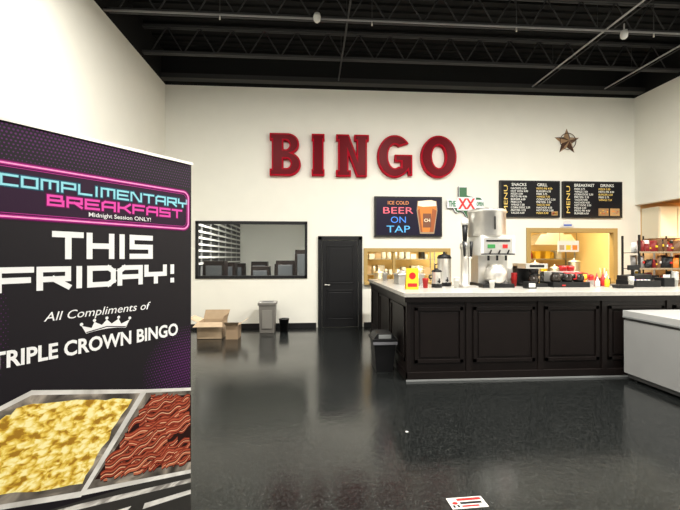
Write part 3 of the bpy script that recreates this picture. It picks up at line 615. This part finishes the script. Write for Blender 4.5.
for i in range(4):
    (xa,za),(xb,zb)=top[i],top[i+1]; xm=(xa+xb)/2; zm=arcz(xm)+.014
    la=c0+(xa-c0)*.82; lb=c0+(xb-c0)*.82; lm=(la+lb)/2
    q.poly([(la,-.0016,arcz(la)-.004),(lm,-.0016,arcz(lm)-.004),(lm,-.0016,zm),(xa,-.0016,za)],BW)
    q.poly([(lm,-.0016,arcz(lm)-.004),(lb,-.0016,arcz(lb)-.004),(xb,-.0016,zb),(lm,-.0016,zm)],BW)
q.poly([(c0-hw*.82,-.0019,1.362),(c0,-.0019,1.374),(c0+hw*.82,-.0019,1.362),(c0+hw*.82,-.0019,1.358),(c0,-.0019,1.370),(c0-hw*.82,-.0019,1.358)],BB)
bpart(q)
# food print
def P(lst,lay): return [(S(t),-lay,z) for t,z in lst]
def inside(pt,poly):
    x,y=pt; c=False; n=len(poly)
    for i in range(n):
        x1,y1=poly[i]; x2,y2=poly[(i+1)%n]
        if (y1>y)!=(y2>y) and x<(x2-x1)*(y-y1)/(y2-y1)+x1: c=not c
    return c
steel_st=[(.25,(.05,.045,.04)),(.45,(.30,.28,.26)),(.58,(.68,.66,.62)),(.75,(.25,.23,.21))]
PR1=ramp_mat('print_steel_light',4,[(.2,(.35,.33,.30)),(.45,(.62,.60,.57)),(.6,(.80,.78,.74)),(.8,(.4,.38,.35))],(1,1,2))
PR2=ramp_mat('print_steel_dark',7,[(.3,(.03,.025,.02)),(.5,(.14,.12,.10)),(.65,(.38,.33,.27)),(.8,(.06,.05,.04))],(1,1,1.5))
PR3=ramp_mat('print_steel_mid',6,steel_st,(1,1,4)); PR4=M('print_steel_shadow',(.02,.018,.016),.5)
EGG=ramp_mat('print_eggs',30,[(.22,(.34,.17,.01)),(.33,(.62,.38,.03)),(.46,(.82,.62,.13)),(.64,(.93,.82,.40))],(1,1,1.6),detail=3,distort=.4,kind='lump')
q=MB('food_print')
q.poly(P([(.85,.15),(0,.15),(0,.62),(.85,.80)],.0008),PR4)
q.poly(P([(.85,1.13),(.66,1.19),(.235,1.073),(.50,.74),(.85,.86)],.0010),PR1)
q.poly(P([(.85,1.115),(.66,1.173),(.262,1.064),(.50,.762),(.85,.875)],.0012),PR2)
egg=[(.85,1.09),(.66,1.148),(.30,1.052),(.50,.79),(.85,.905)]
R_=random.Random(11)
out=[]
for (a,b) in zip(egg,egg[1:]+egg[:1]):
    for k in range(10):
        f=k/10; jx=R_.uniform(-.006,.006); jz=R_.uniform(-.006,.006)
        if a[0]>=.85 and b[0]>=.85: jx=0
        out.append((min(.85,a[0]+(b[0]-a[0])*f+jx),a[1]+(b[1]-a[1])*f+jz))
q.poly(P(out,.0014),EGG)
q.poly(P([(.235,1.073),(0,1.015),(0,.60),(.50,.745)],.0011),PR1)
q.poly(P([(.235,1.058),(0,1.0),(0,.618),(.478,.758)],.0013),PR2)
bac=[(.215,1.035),(0,.98),(0,.655),(.45,.782)]
q.poly(P([(.85,.80),(.50,.715),(0,.575),(0,.555),(.50,.695),(.85,.78)],.0010),PR3)
q.poly(P([(.85,.74),(.30,.60),(.33,.585),(.85,.71)],.0011),PR1)
q.poly(P([(.24,.58),(0,.52),(0,.50),(.25,.56)],.0011),PR1)
lay=.0016
bacc=[(.26,.035,.016),(.45,.12,.06),(.13,.018,.010),(.72,.42,.26),(.018,.004,.003),(.36,.06,.03)]
bm_=[M('bac%d'%i,c_,.6,noise=.3,nscale=30,spec=.15) for i,c_ in enumerate(bacc)]
q.poly(P(bac,.0015),bm_[4])
NB=46
for i in range(NB):
    z=1.02-.36*(i/NB)+R_.uniform(-.03,.03); t_=R_.uniform(.03,.18+.22*(i/NB))
    L_=R_.uniform(.20,.30); an=R_.uniform(-.05,.40); ph=R_.random()*6; am=R_.uniform(.004,.008); wd=R_.uniform(.010,.0145)
    pts=[]
    for k in range(41):
        a_=k/40-.5; bend=.08*a_*a_*math.sin(ph); pts.append((t_-a_*L_*math.cos(an),z+a_*L_*math.sin(an)+am*math.sin(k*.5+ph)+bend))
    c1=R_.choice(bm_[:2]+bm_[5:]); mts=[bm_[4],c1,bm_[3],R_.choice([bm_[0],bm_[2]]),bm_[1],bm_[0],bm_[4]]; hs=[.3,.7,.28,.6,.25,.45,.15]; o=-sum(hs)/2
    lay+=.000008
    for h_,mt in zip(hs,mts):
        o0=o*wd; o+=h_; o1=o*wd
        for (a1,z1_),(a2,z2_) in zip(pts[:-1],pts[1:]):
            if inside((a1,z1_),bac) and inside((a2,z2_),bac) and min(a1,a2)>.004: q.poly(P([(a1,z1_+o0),(a2,z2_+o0),(a2,z2_+o1),(a1,z1_+o1)],lay),mt)
bpart(q)
# ---------------------------------------------------------------- lights
def area(name,loc,sx,sy,e,col=(1,.965,.89),rot=(0,0,0)):
    l=bpy.data.lights.new(name,'AREA'); l.shape='RECTANGLE'; l.size=sx; l.size_y=sy; l.energy=e; l.color=col
    o=bpy.data.objects.new(name,l); sc.collection.objects.link(o); o.location=loc; o.rotation_euler=rot; return o
for x in (-1.2,2.3,5.8):
    for y in (0.8,4.3):
        fx=MB('highbay_light'); fx.box(x-.62,x+.62,y-.2,y+.2,5.50,5.58,GREY); fx.tube((x,y,5.58),(x,y,6.3),.01,JOIST); fx.build()
        area('highbay_lamp',(x,y,5.48),1.2,.36,(220 if y<2 else 360)*(0.6 if x<0 else 1))
area('kitchen_lamp',(4.4,10.0,2.95),6,.6,230,(1,.84,.55))
area('hall_lamp',(-1.3,10.4,3.35),2,1,300)
area('alcove_lamp',(10,7.3,2.95),2,2,250,(1,.80,.50))
wd=bpy.data.worlds.new('w'); sc.world=wd; wd.use_nodes=True
wd.node_tree.nodes['Background'].inputs[0].default_value=(1,.98,.93,1); wd.node_tree.nodes['Background'].inputs[1].default_value=0.54
# ---------------------------------------------------------------- camera
cam=bpy.data.cameras.new('camera'); cam.sensor_width=36; cam.lens=400/680*36; cam.clip_start=.05
co=bpy.data.objects.new('camera',cam); sc.collection.objects.link(co); co.location=(0,0,1.65); co.rotation_euler=(math.radians(90.29),0,math.radians(-4.0))
sc.camera=co
